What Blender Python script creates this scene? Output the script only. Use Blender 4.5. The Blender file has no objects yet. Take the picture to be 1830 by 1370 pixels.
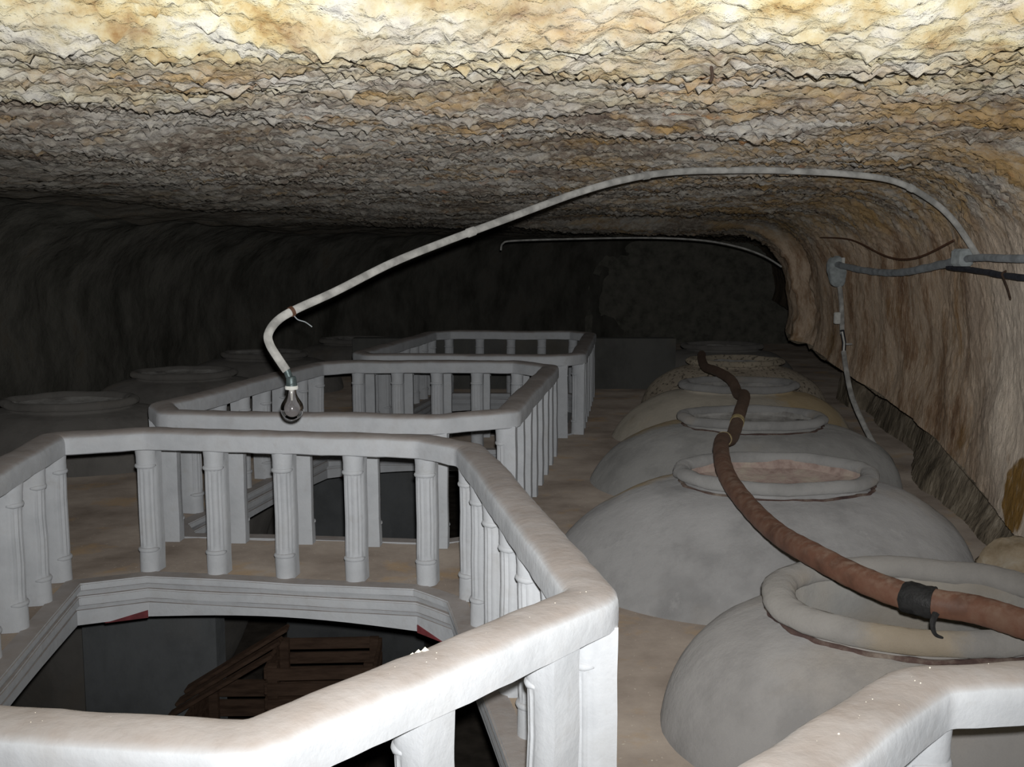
import bpy, bmesh, math, random
import numpy as np
from mathutils import Vector, Matrix, geometry

random.seed(7)
scene = bpy.context.scene
COL = scene.collection

# ------------------------------------------------------------------ camera, light, exposure
F_PX = 1850.0
PITCH = math.atan(225.0 / F_PX)
cam_data = bpy.data.cameras.new('camera')
cam_data.sensor_width = 36.0
cam_data.lens = F_PX / 1830.0 * 36.0
cam_data.clip_start = 0.02
cam = bpy.data.objects.new('camera', cam_data)
COL.objects.link(cam)
cam.location = (0, 0, 1.6)
cam.rotation_euler = (math.pi / 2 - PITCH, 0, 0)
scene.camera = cam

world = bpy.data.worlds.new('world')
world.use_nodes = True
world.node_tree.nodes['Background'].inputs[0].default_value = (0.5, 0.55, 0.6, 1)
world.node_tree.nodes['Background'].inputs[1].default_value = 0.004
scene.world = world

# the camera's own flash, just above the lens, with the soft-edged beam of a flash head
fl = bpy.data.lights.new('camera_flash', 'SPOT')
fl.energy = 680
fl.shadow_soft_size = 0.018
fl.spot_size = math.radians(106)
fl.spot_blend = 1.0
fl.color = (1.0, 0.995, 0.99)
flo = bpy.data.objects.new('camera_flash', fl)
COL.objects.link(flo)
flo.location = (0.02, 0.0, 1.66)
flo.rotation_euler = (math.pi / 2 + math.radians(7), 0, 0)

scene.view_settings.view_transform = 'Standard'
scene.view_settings.look = 'None'
scene.view_settings.gamma = 1.0
scene.view_settings.use_curve_mapping = False
scene.view_settings.exposure = 0.0

# ------------------------------------------------------------------ noise
_rng = np.random.RandomState(11)
_perm = _rng.permutation(256)
_perm = np.concatenate([_perm, _perm, _perm])
_grad = _rng.normal(size=(256, 3))
_grad /= np.linalg.norm(_grad, axis=1)[:, None]

def pn(p):
    """gradient noise, p (N,3) -> (N,) about -1..1"""
    p = np.asarray(p, dtype=np.float64)
    i = np.floor(p).astype(np.int64)
    f = p - i
    i &= 255
    u = f * f * f * (f * (f * 6 - 15) + 10)
    r = 0
    for dx in (0, 1):
        wx = u[:, 0] if dx else 1 - u[:, 0]
        for dy in (0, 1):
            wy = u[:, 1] if dy else 1 - u[:, 1]
            for dz in (0, 1):
                wz = u[:, 2] if dz else 1 - u[:, 2]
                h = _perm[_perm[_perm[i[:, 0] + dx] + i[:, 1] + dy] + i[:, 2] + dz]
                g = _grad[h]
                r = r + wx * wy * wz * (g[:, 0] * (f[:, 0] - dx) + g[:, 1] * (f[:, 1] - dy) + g[:, 2] * (f[:, 2] - dz))
    return r * 1.5

def fbm(p, o=4, lac=2.03, g=0.5):
    r = 0; a = 1.0
    for k in range(o):
        r = r + a * pn(p + 17.3 * k); p = p * lac; a *= g
    return r

def sstep(a, b, x):
    t = np.clip((np.asarray(x, dtype=float) - a) / (b - a), 0, 1)
    return t * t * (3 - 2 * t)

# ------------------------------------------------------------------ objects
def mesh_obj(name, verts, faces, mat, parent=None, smooth=True, angle=None):
    me = bpy.data.meshes.new(name)
    me.from_pydata([tuple(map(float, v)) for v in verts], [], [tuple(map(int, f)) for f in faces])
    return link_mesh(name, me, mat, parent, smooth, angle)

def link_mesh(name, me, mat, parent=None, smooth=True, angle=None):
    me.validate()
    if smooth:
        me.polygons.foreach_set('use_smooth', [True] * len(me.polygons))
        if angle is not None:
            me.set_sharp_from_angle(angle=math.radians(angle))
    if mat is not None and len(me.materials) == 0:
        me.materials.append(mat)
    o = bpy.data.objects.new(name, me)
    COL.objects.link(o)
    if parent is not None:
        o.parent = parent
    return o

def tag(o, label=None, cat=None, group=None, kind=None):
    if label: o['label'] = label
    if cat: o['category'] = cat
    if group: o['group'] = group
    if kind: o['kind'] = kind
    return o

def empty(name, loc=(0, 0, 0), rz=0):
    o = bpy.data.objects.new(name, None)
    o.empty_display_size = 0.1
    COL.objects.link(o)
    o.location = loc
    o.rotation_euler = (0, 0, rz)
    return o

def grid_faces(nr, nc, wrap_c=False, wrap_r=False):
    r = np.arange(nr if wrap_r else nr - 1)
    c = np.arange(nc if wrap_c else nc - 1)
    R, C = np.meshgrid(r, c, indexing='ij')
    R = R.ravel(); C = C.ravel()
    R1 = (R + 1) % nr; C1 = (C + 1) % nc
    return np.stack([R * nc + C, R * nc + C1, R1 * nc + C1, R1 * nc + C], axis=1)

def np_mesh(name, V, Fq):
    me = bpy.data.meshes.new(name)
    me.vertices.add(len(V))
    me.vertices.foreach_set('co', np.asarray(V, dtype=np.float32).ravel())
    n = len(Fq)
    me.loops.add(n * 4)
    me.loops.foreach_set('vertex_index', np.asarray(Fq, dtype=np.int32).ravel())
    me.polygons.add(n)
    me.polygons.foreach_set('loop_start', np.arange(0, n * 4, 4, dtype=np.int32))
    me.update(calc_edges=True)
    return me

def catmull(pts, n=8, closed=False):
    P = [Vector(p) for p in pts]
    out = []
    m = len(P)
    for i in range(m - 1):
        p0 = P[max(i - 1, 0)]; p1 = P[i]; p2 = P[i + 1]; p3 = P[min(i + 2, m - 1)]
        for k in range(n):
            t = k / n
            out.append(0.5 * ((2 * p1) + (p2 - p0) * t + (2 * p0 - 5 * p1 + 4 * p2 - p3) * t * t + (3 * p1 - p0 - 3 * p2 + p3) * t ** 3))
    out.append(P[-1])
    return out

def tube_geo(path, r, seg=12, caps=True, wob=0.0, rfun=None):
    V = []; Fc = []
    n = len(path)
    up = Vector((0, 0, 1))
    prev = None
    for i, p in enumerate(path):
        a = path[max(i - 1, 0)]; b = path[min(i + 1, n - 1)]
        t = (b - a).normalized()
        if prev is None:
            s = t.cross(up)
            if s.length < 1e-3: s = t.cross(Vector((1, 0, 0)))
            s.normalize()
        else:
            s = (prev - t * prev.dot(t)).normalized()
        prev = s
        q = s.cross(t)
        rr = r if rfun is None else rfun(i / (n - 1))
        for k in range(seg):
            an = 2 * math.pi * k / seg
            w = 1 + wob * math.sin(i * 1.7 + k * 2.1)
            V.append(p + (s * math.cos(an) + q * math.sin(an)) * rr * w)
    for i in range(n - 1):
        for k in range(seg):
            k1 = (k + 1) % seg
            Fc.append((i * seg + k, i * seg + k1, (i + 1) * seg + k1, (i + 1) * seg + k))
    if caps:
        Fc.append(tuple(reversed(range(seg))))
        Fc.append(tuple(range((n - 1) * seg, n * seg)))
    return V, Fc

def tube(name, path, r, mat, parent=None, **kw):
    V, Fc = tube_geo([Vector(p) for p in path], r, **kw)
    return mesh_obj(name, V, Fc, mat, parent, angle=50)

def box_geo(x0, x1, y0, y1, z0, z1):
    V = [(x0, y0, z0), (x1, y0, z0), (x1, y1, z0), (x0, y1, z0), (x0, y0, z1), (x1, y0, z1), (x1, y1, z1), (x0, y1, z1)]
    Fc = [(0, 3, 2, 1), (4, 5, 6, 7), (0, 1, 5, 4), (1, 2, 6, 5), (2, 3, 7, 6), (3, 0, 4, 7)]
    return V, Fc

def box(name, b, mat, parent=None, bevel=0.004):
    V, Fc = box_geo(*b)
    me = bpy.data.meshes.new(name)
    bm = bmesh.new()
    vs = [bm.verts.new(v) for v in V]
    for f in Fc: bm.faces.new([vs[i] for i in f])
    if bevel:
        bmesh.ops.bevel(bm, geom=list(bm.edges), offset=bevel, segments=1, affect='EDGES')
    bm.to_mesh(me); bm.free()
    return link_mesh(name, me, mat, parent, smooth=False)

def lathe(name, prof, mat, parent=None, seg=64, wob=0.0, seed=0, closed=False, freq=1.2, angle=60):
    P = np.array(prof, dtype=float)
    n = len(P)
    a = np.arange(seg) * 2 * math.pi / seg
    R, A = np.meshgrid(P[:, 0], a, indexing='ij')
    Z = np.repeat(P[:, 1], seg).reshape(n, seg)
    V = np.stack([R * np.cos(A), R * np.sin(A), Z], axis=-1).reshape(-1, 3)
    if wob:
        d = fbm(V * freq + seed * 9.7, 3)
        rr = np.maximum(np.linalg.norm(V[:, :2], axis=1), 1e-6)
        V[:, :2] *= (1 + wob * d / rr)[:, None]
        V[:, 2] += 0.5 * wob * pn(V * freq + 40 + seed)
        V += (0.16 * wob * pn(V * 15.0 + seed * 3.1))[:, None]
    Fq = grid_faces(n, seg, wrap_c=True, wrap_r=closed)
    me = np_mesh(name, V, Fq)
    return link_mesh(name, me, mat, parent, angle=angle)

def dense(prof, step):
    out = [prof[0]]
    for a, b in zip(prof[:-1], prof[1:]):
        L = math.hypot(b[0] - a[0], b[1] - a[1]); k = max(1, int(L / step))
        for j in range(1, k + 1):
            t = j / k; out.append((a[0] + (b[0] - a[0]) * t, a[1] + (b[1] - a[1]) * t))
    return out

# ------------------------------------------------------------------ materials
class NT:
    def __init__(self, name):
        self.m = bpy.data.materials.new(name)
        self.m.use_nodes = True
        self.t = self.m.node_tree
        self.b = self.t.nodes['Principled BSDF']
        self.pos = self.n('ShaderNodeNewGeometry')
        self.tc = self.n('ShaderNodeTexCoord')
    def n(self, k, **kw):
        x = self.t.nodes.new(k)
        for a, v in kw.items(): setattr(x, a, v)
        return x
    def l(self, a, b): self.t.links.new(a, b)
    def coord(self, obj=False, scale=(1, 1, 1)):
        src = self.tc.outputs['Object'] if obj else self.pos.outputs['Position']
        if scale == (1, 1, 1): return src
        mp = self.n('ShaderNodeMapping'); mp.inputs['Scale'].default_value = scale
        self.l(src, mp.inputs['Vector']); return mp.outputs[0]
    def noise(self, co, scale, detail=4, rough=0.55, dist=0.0):
        x = self.n('ShaderNodeTexNoise'); self.l(co, x.inputs['Vector'])
        x.inputs['Scale'].default_value = scale; x.inputs['Detail'].default_value = detail
        x.inputs['Roughness'].default_value = rough; x.inputs['Distortion'].default_value = dist
        return x.outputs['Fac']
    def voro(self, co, scale, feature='F1'):
        x = self.n('ShaderNodeTexVoronoi', feature=feature); self.l(co, x.inputs['Vector'])
        x.inputs['Scale'].default_value = scale; return x.outputs['Distance']
    def ramp(self, fac, stops):
        x = self.n('ShaderNodeValToRGB'); self.l(fac, x.inputs[0])
        e = x.color_ramp.elements
        while len(e) < len(stops): e.new(0.5)
        for k, (p, c) in enumerate(stops):
            e[k].position = p
            e[k].color = (c, c, c, 1) if isinstance(c, (int, float)) else (*c, 1)
        return x.outputs[0]
    def mix(self, fac, a, b, mode='MIX'):
        x = self.n('ShaderNodeMix', data_type='RGBA', blend_type=mode)
        for s, v in ((x.inputs[0], fac), (x.inputs[6], a), (x.inputs[7], b)):
            if isinstance(v, (int, float)): s.default_value = v
            elif isinstance(v, tuple): s.default_value = (*v, 1)
            else: self.l(v, s)
        return x.outputs[2]
    def math(self, op, a, b=0.0, clamp=False):
        x = self.n('ShaderNodeMath', operation=op, use_clamp=clamp)
        for s, v in ((x.inputs[0], a), (x.inputs[1], b)):
            if isinstance(v, (int, float)): s.default_value = v
            else: self.l(v, s)
        return x.outputs[0]
    def maprange(self, v, a, b, c=0.0, d=1.0):
        x = self.n('ShaderNodeMapRange'); self.l(v, x.inputs[0])
        for k, q in enumerate((a, b, c, d)): x.inputs[1 + k].default_value = q
        return x.outputs[0]
    def axis(self, co, k):
        x = self.n('ShaderNodeSeparateXYZ'); self.l(co, x.inputs[0]); return x.outputs[k]
    def near(self, co, p, r0, r1):
        """1 inside r0 of point p, 0 outside r1"""
        x = self.n('ShaderNodeVectorMath', operation='DISTANCE'); self.l(co, x.inputs[0]); x.inputs[1].default_value = p
        return self.maprange(x.outputs['Value'], r0, r1, 1.0, 0.0)
    def bump(self, h, strength=0.5, dist=0.02, prev=None):
        x = self.n('ShaderNodeBump'); x.inputs['Strength'].default_value = strength; x.inputs['Distance'].default_value = dist
        self.l(h, x.inputs['Height'])
        if prev is not None: self.l(prev, x.inputs['Normal'])
        return x.outputs[0]
    def done(self, col, rough=0.85, normal=None, spec=0.2, metal=0.0, drough=0.45):
        self.b.inputs['Diffuse Roughness'].default_value = drough   # dusty, chalky surfaces
        for k, v in (('Base Color', col), ('Roughness', rough)):
            if isinstance(v, (int, float)): self.b.inputs[k].default_value = v
            elif isinstance(v, tuple): self.b.inputs[k].default_value = (*v, 1)
            else: self.l(v, self.b.inputs[k])
        self.b.inputs['Specular IOR Level'].default_value = spec
        self.b.inputs['Metallic'].default_value = metal
        if normal is not None: self.l(normal, self.b.inputs['Normal'])
        return self.m

def mat_rock():
    t = NT('cave_rock')
    co = t.coord()
    st = t.coord(scale=(0.8, 1.5, 1.0))
    y = t.axis(co, 1)
    side = t.math('SUBTRACT', t.axis(co, 0), t.math('MULTIPLY', y, 0.18))
    base = t.ramp(t.noise(st, 1.5, 9, 0.68), [(0.32, (0.10, 0.07, 0.055)), (0.44, (0.225, 0.185, 0.145)), (0.55, (0.41, 0.39, 0.355)), (0.66, (0.255, 0.17, 0.085))])
    fleck = t.ramp(t.noise(co, 20, 5, 0.65), [(0.46, 0.0), (0.62, 1.0)])
    base = t.mix(t.math('MULTIPLY', fleck, 0.42), base, (0.62, 0.585, 0.49))
    warm = t.maprange(side, -2.2, 1.0, -0.07, 0.07)
    och = t.ramp(t.math('ADD', t.noise(st, 2.3, 8, 0.68, 0.5), warm), [(0.50, 0.0), (0.64, 1.0)])
    base = t.mix(t.math('MULTIPLY', och, 0.72), base, (0.40, 0.245, 0.08))
    rust = t.ramp(t.noise(st, 3.6, 5, 0.6, 0.4), [(0.64, 0.0), (0.74, 1.0)])
    base = t.mix(t.math('MULTIPLY', rust, 0.8), base, (0.36, 0.14, 0.035))
    dk = t.ramp(t.noise(co, 7.5, 6, 0.7), [(0.32, 1.0), (0.47, 0.0)])
    base = t.mix(t.math('MULTIPLY', dk, 0.6), base, (0.11, 0.085, 0.075))
    # pale mineral crust over the lip nearest the viewer and in scattered patches
    crust = t.math('ADD', t.maprange(y, 2.5, 4.4, 0.24, -0.12), t.noise(st, 1.4, 8, 0.68))
    crust = t.ramp(crust, [(0.50, 0.0), (0.82, 1.0)])
    cc = t.ramp(t.noise(co, 4.5, 7, 0.66), [(0.33, (0.25, 0.14, 0.045)), (0.42, (0.43, 0.335, 0.165)), (0.50, (0.51, 0.46, 0.30)), (0.59, (0.58, 0.56, 0.475)), (0.69, (0.34, 0.335, 0.32))])
    base = t.mix(crust, base, cc)
    # darker further in and to the left: flash falloff put into the colour
    falloff = t.maprange(y, 8.0, 14.0, 0.0, 0.8)
    falloff = t.math('MAXIMUM', falloff, t.maprange(side, -2.6, -5.0, 0.0, 0.85))
    base = t.mix(falloff, base, (0.10, 0.092, 0.075))
    ceil_col = base
    # ---- wall
    vert = t.coord(scale=(2.2, 2.2, 0.75))
    base = t.ramp(t.noise(vert, 1.6, 9, 0.74), [(0.30, (0.17, 0.10, 0.06)), (0.42, (0.38, 0.27, 0.185)), (0.54, (0.66, 0.56, 0.455)), (0.63, (0.50, 0.37, 0.25)), (0.72, (0.42, 0.25, 0.11))])
    # pale lime crust
    crust = t.math('ADD', t.noise(t.coord(scale=(1, 1, 0.4)), 1.5, 6, 0.6), t.near(co, (2.50, 5.2, 0.9), 0.2, 1.5))
    crust = t.ramp(t.math('MULTIPLY', crust, 0.6), [(0.42, 0.0), (0.75, 1.0)])
    base = t.mix(t.math('MULTIPLY', crust, 0.85), base, (0.84, 0.80, 0.74))
    och = t.ramp(t.noise(co, 2.1, 5, 0.6), [(0.58, 0.0), (0.68, 1.0)])
    base = t.mix(t.math('MULTIPLY', och, 0.65), base, (0.30, 0.175, 0.06))
    patch = t.near(co, (2.56, 5.12, 0.40), 0.10, 0.27)
    patch = t.ramp(t.math('ADD', patch, t.math('MULTIPLY', t.math('SUBTRACT', t.noise(co, 6, 4), 0.5), 0.8)), [(0.42, 0.0), (0.52, 1.0)])
    base = t.mix(patch, base, (0.32, 0.20, 0.065))
    fleck = t.ramp(t.noise(t.coord(scale=(3, 3, 1)), 14, 4, 0.6), [(0.52, 0.0), (0.72, 1.0)])
    base = t.mix(t.math('MULTIPLY', fleck, 0.5), base, (0.70, 0.63, 0.54))
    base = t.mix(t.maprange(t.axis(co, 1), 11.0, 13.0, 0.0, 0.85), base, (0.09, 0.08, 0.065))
    # ---- the wall turns into the ceiling over the shoulder of the vault
    up = t.math('ADD', t.maprange(t.axis(co, 2), 1.50, 2.02, 0.0, 1.0), t.math('MULTIPLY', t.math('SUBTRACT', t.noise(co, 3.0, 6, 0.65), 0.5), 0.9))
    up = t.ramp(up, [(0.30, 0.0), (0.75, 1.0)])
    base = t.mix(1.0, base, (0.98, 0.91, 0.83), 'MULTIPLY')
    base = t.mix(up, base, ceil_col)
    hw = t.noise(t.coord(scale=(2.4, 2.4, 1.0)), 20, 7, 0.7)
    hc = t.noise(co, 18, 6, 0.65)
    nrm = t.bump(t.mix(up, hw, hc), 0.8, 0.028)
    nrm = t.bump(t.noise(co, 48, 4, 0.6), 0.5, 0.010, nrm)
    return t.done(base, 0.8, nrm, 0.2, drough=0.85)

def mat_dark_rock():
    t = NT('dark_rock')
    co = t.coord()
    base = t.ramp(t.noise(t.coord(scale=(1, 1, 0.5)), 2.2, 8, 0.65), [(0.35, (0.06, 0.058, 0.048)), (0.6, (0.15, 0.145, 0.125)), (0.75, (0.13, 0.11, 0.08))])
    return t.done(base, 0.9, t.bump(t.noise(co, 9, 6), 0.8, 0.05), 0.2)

def mat_recess():
    t = NT('recess_rock')
    co = t.coord()
    base = t.ramp(t.noise(t.coord(scale=(2, 2, 0.7)), 3.5, 8, 0.65), [(0.33, (0.09, 0.075, 0.055)), (0.52, (0.27, 0.225, 0.165)), (0.70, (0.52, 0.45, 0.35))])
    return t.done(base, 0.9, t.bump(t.noise(t.coord(scale=(2, 2, 0.8)), 14, 6), 0.8, 0.03), 0.2)

def mat_floor():
    t = NT('dusty_floor')
    co = t.coord()
    base = t.ramp(t.noise(co, 1.7, 7, 0.6), [(0.3, (0.17, 0.138, 0.112)), (0.5, (0.285, 0.24, 0.20)), (0.7, (0.39, 0.335, 0.28))])
    och = t.ramp(t.noise(co, 2.6, 5, 0.6), [(0.56, 0.0), (0.66, 1.0)])
    base = t.mix(t.math('MULTIPLY', och, 0.5), base, (0.36, 0.24, 0.12))
    specks = t.ramp(t.noise(co, 60, 2), [(0.70, 0.0), (0.76, 1.0)])
    base = t.mix(t.math('MULTIPLY', specks, 0.6), base, (0.62, 0.57, 0.47))
    nrm = t.bump(t.noise(co, 35, 5), 0.5, 0.01)
    return t.done(base, 0.95, nrm, 0.1, drough=1.0)

def mat_paint(name='white_paint', dust=0.9):
    t = NT(name)
    co = t.coord()
    base = t.ramp(t.noise(co, 6, 6, 0.6), [(0.3, (0.54, 0.56, 0.58)), (0.55, (0.62, 0.64, 0.66)), (0.75, (0.57, 0.58, 0.585))])
    stain = t.ramp(t.noise(co, 11, 5, 0.6), [(0.62, 0.0), (0.74, 1.0)])
    base = t.mix(t.math('MULTIPLY', stain, 0.3), base, (0.40, 0.38, 0.35))
    nz = t.axis(t.pos.outputs['Normal'], 2)
    d = t.math('ADD', t.maprange(nz, 0.5, 0.92, 0.0, 1.0), t.math('MULTIPLY', t.math('SUBTRACT', t.noise(co, 14, 5), 0.5), 0.7))
    d = t.math('MULTIPLY', d, dust, clamp=True)
    dc = t.ramp(t.noise(co, 4, 4), [(0.35, (0.35, 0.305, 0.275)), (0.6, (0.42, 0.375, 0.345))])
    base = t.mix(d, base, dc)
    nrm = t.bump(t.noise(co, 30, 4), 0.35, 0.008)
    nrm = t.bump(t.noise(co, 130, 2), 0.2, 0.002, nrm)
    return t.done(base, 0.6, nrm, 0.3, drough=0.2)

def mat_cement(name, tint, ochre=0.35, seed=0.0, spots=0.0, patches=(), pmix=0.65):
    t = NT(name)
    co = t.coord()
    sh = t.n('ShaderNodeVectorMath', operation='ADD'); t.l(co, sh.inputs[0]); sh.inputs[1].default_value = (seed, seed * 0.7, 0)
    c2 = sh.outputs[0]
    lo = tuple(k * 0.72 for k in tint); hi = tuple(min(1, k * 1.14) for k in tint)
    base = t.ramp(t.noise(c2, 2.2, 7, 0.6), [(0.3, lo), (0.5, tint), (0.72, hi)])
    och = t.ramp(t.noise(c2, 1.3, 4, 0.55), [(0.56, 0.0), (0.68, 1.0)])
    base = t.mix(t.math('MULTIPLY', och, ochre), base, (0.36, 0.25, 0.115))
    blot = t.ramp(t.noise(t.coord(scale=(1.0, 1.0, 0.45)), 4.0, 8, 0.7), [(0.36, 1.0), (0.5, 0.0)])
    base = t.mix(t.math('MULTIPLY', blot, 0.32), base, tuple(k * 0.55 for k in tint))
    pale = t.ramp(t.noise(c2, 5, 6, 0.7), [(0.62, 0.0), (0.75, 1.0)])
    base = t.mix(t.math('MULTIPLY', pale, 0.45), base, tuple(min(1, k * 1.45) for k in tint))
    for (pt, r0, r1) in patches:
        m = t.math('ADD', t.near(co, pt, r0, r1), t.math('MULTIPLY', t.math('SUBTRACT', t.noise(co, 5, 6, 0.65), 0.5), 1.3))
        m = t.ramp(m, [(0.40, 0.0), (0.80, 1.0)])
        base = t.mix(t.math('MULTIPLY', m, pmix), base, (0.40, 0.285, 0.13))
    if spots:
        sp = t.ramp(t.noise(c2, 26, 3, 0.6), [(0.55, 0.0), (0.62, 1.0)])
        base = t.mix(t.math('MULTIPLY', sp, spots), base, (0.05, 0.04, 0.03))
    nrm = t.bump(t.noise(c2, 14, 7, 0.65), 0.55, 0.016)
    nrm = t.bump(t.noise(c2, 80, 4), 0.35, 0.004, nrm)
    return t.done(base, 0.75, nrm, 0.25, drough=0.5)

def mat_stained(name, a, b, c):
    t = NT(name)
    co = t.coord()
    base = t.ramp(t.noise(co, 6, 7, 0.65), [(0.32, a), (0.5, b), (0.68, c)])
    return t.done(base, 0.85, t.bump(t.noise(co, 25, 5), 0.6, 0.015), 0.2)

def mat_hose():
    t = NT('brown_rubber')
    co = t.coord()
    base = t.ramp(t.noise(co, 9, 6, 0.6), [(0.3, (0.07, 0.036, 0.024)), (0.52, (0.13, 0.064, 0.042)), (0.72, (0.16, 0.10, 0.07))])
    nz = t.axis(t.pos.outputs['Normal'], 2)
    d = t.math('MULTIPLY', t.ramp(t.noise(co, 30, 5), [(0.45, 0.0), (0.7, 1.0)]), t.maprange(nz, 0.1, 0.9, 0.0, 1.0))
    base = t.mix(t.math('MULTIPLY', d, 0.45), base, (0.26, 0.20, 0.155))
    # the far half of the hose is greyer with grime
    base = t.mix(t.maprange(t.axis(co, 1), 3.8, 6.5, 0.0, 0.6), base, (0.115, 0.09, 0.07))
    return t.done(base, 0.6, t.bump(t.noise(co, 60, 4), 0.3, 0.004), 0.35)

def mat_plain(name, col, rough=0.7, var=0.15, scale=20, metal=0.0, spec=0.3, bump=0.2):
    t = NT(name)
    co = t.coord()
    lo = tuple(k * (1 - var) for k in col); hi = tuple(min(1, k * (1 + var)) for k in col)
    base = t.ramp(t.noise(co, scale, 4), [(0.35, lo), (0.65, hi)])
    return t.done(base, rough, t.bump(t.noise(co, scale * 3, 3), bump, 0.004), spec, metal)

def mat_wood():
    t = NT('old_wood')
    co = t.coord(scale=(1, 6, 6))
    base = t.ramp(t.noise(co, 5, 6, 0.6), [(0.3, (0.045, 0.026, 0.017)), (0.6, (0.10, 0.062, 0.042)), (0.8, (0.075, 0.048, 0.033))])
    return t.done(base, 0.8, t.bump(t.noise(co, 14, 4), 0.3, 0.005), 0.2)

def mat_glass():
    m = bpy.data.materials.new('bulb_glass'); m.use_nodes = True
    t = m.node_tree; t.nodes.clear()
    o = t.nodes.new('ShaderNodeOutputMaterial'); mx = t.nodes.new('ShaderNodeMixShader')
    tr = t.nodes.new('ShaderNodeBsdfTransparent'); gl = t.nodes.new('ShaderNodeBsdfGlossy'); lw = t.nodes.new('ShaderNodeLayerWeight')
    nz = t.nodes.new('ShaderNodeTexNoise'); rp = t.nodes.new('ShaderNodeValToRGB')
    nz.inputs['Scale'].default_value = 30
    rp.color_ramp.elements[0].color = (0.80, 0.79, 0.78, 1); rp.color_ramp.elements[1].color = (0.90, 0.89, 0.88, 1)
    t.links.new(nz.outputs['Fac'], rp.inputs[0]); t.links.new(rp.outputs[0], tr.inputs[0])
    gl.inputs['Roughness'].default_value = 0.11
    lw.inputs['Blend'].default_value = 0.30
    df = t.nodes.new('ShaderNodeBsdfDiffuse'); df.inputs[0].default_value = (0.6, 0.57, 0.58, 1)
    m2 = t.nodes.new('ShaderNodeMixShader'); m2.inputs[0].default_value = 0.13
    t.links.new(tr.outputs[0], m2.inputs[1]); t.links.new(df.outputs[0], m2.inputs[2])
    t.links.new(lw.outputs['Fresnel'], mx.inputs[0]); t.links.new(m2.outputs[0], mx.inputs[1]); t.links.new(gl.outputs[0], mx.inputs[2])
    t.links.new(mx.outputs[0], o.inputs[0])
    return m

M = dict(
    farrock=mat_stained('far_rock', (0.11, 0.108, 0.09), (0.19, 0.185, 0.155), (0.25, 0.235, 0.20)),
    rock=mat_rock(), dark=mat_dark_rock(), recess=mat_recess(), floor=mat_floor(),
    paint=mat_paint(), paint_bal=mat_paint('baluster_paint', 0.25), paint_trim=mat_paint('curb_paint', 0.9),
    red=mat_plain('dark_red_paint', (0.20, 0.045, 0.05), 0.7, 0.3, 12),
    grey=mat_cement('lower_plaster', (0.17, 0.18, 0.185), 0.05),
    parapet=mat_cement('parapet_cement', (0.13, 0.13, 0.12), 0.1),
    lowfloor=mat_plain('lower_earth', (0.10, 0.085, 0.07), 0.95, 0.3, 5),
    hose=mat_hose(), tape=mat_plain('black_tape', (0.018, 0.018, 0.018), 0.6, 0.3, 40, bump=0.6),
    clamp=mat_plain('brass_band', (0.34, 0.27, 0.14), 0.6, 0.25, 30),
    conduit=mat_plain('white_conduit_paint', (0.40, 0.395, 0.37), 0.6, 0.3, 14, bump=0.6),
    greycable=mat_plain('grey_cable', (0.25, 0.27, 0.28), 0.6, 0.25, 14, bump=0.4),
    blackcable=mat_plain('black_insulation', (0.03, 0.032, 0.04), 0.6, 0.3, 25),
    boxgrey=mat_plain('junction_box_plastic', (0.33, 0.36, 0.36), 0.6, 0.2, 25, bump=0.4),
    white=mat_plain('white_ceramic', (0.62, 0.62, 0.58), 0.5, 0.12, 30),
    brass=mat_plain('dull_socket_metal', (0.10, 0.13, 0.13), 0.45, 0.25, 40, metal=0.4),
    wirecop=mat_plain('brown_wire', (0.10, 0.05, 0.03), 0.6, 0.2, 30),
    iron=mat_plain('rusty_iron', (0.05, 0.03, 0.02), 0.8, 0.3, 40),
    crumb=mat_plain('plaster_crumb', (0.80, 0.76, 0.64), 0.9, 0.12, 40),
    stone=mat_stained('rubble_stone', (0.20, 0.15, 0.09), (0.33, 0.27, 0.19), (0.42, 0.38, 0.31)),
    wood=mat_wood(), glass=mat_glass(),
)

# ------------------------------------------------------------------ the cave shell
SH = 0.18      # the gallery drifts to the right with distance
def shell_params(Y):
    Y = np.asarray(Y, dtype=float)
    h = 2.10 + 0.020 * (5.7 - np.clip(Y, 1.5, 12))
    h = h + np.clip(2.75 - Y, 0, 3) * 0.26 * sstep(2.85, 2.35, Y)          # rises over the viewer
    arch = sstep(10.75, 11.05, Y) * (1 - 0.55 * sstep(11.6, 12.4, Y))
    R = 1.62 - 0.48 * sstep(6.8, 11.0, Y) + 0.55 * np.clip(4.6 - Y, 0, 4)
    R = np.minimum(R, 3.2) - 0.16 * arch + 0.30 * sstep(11.8, 13.0, Y)
    L = 6.5 - 6.2 * (1 - np.sqrt(np.clip(1 - (np.clip(Y - 12.5, 0, 7.1) / 7.1) ** 2, 0, 1)))
    zl = 0.20 + 0.085 * (np.clip(Y, 4, 12) - 5)
    return h, R, L, zl, 0.11 * arch

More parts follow.
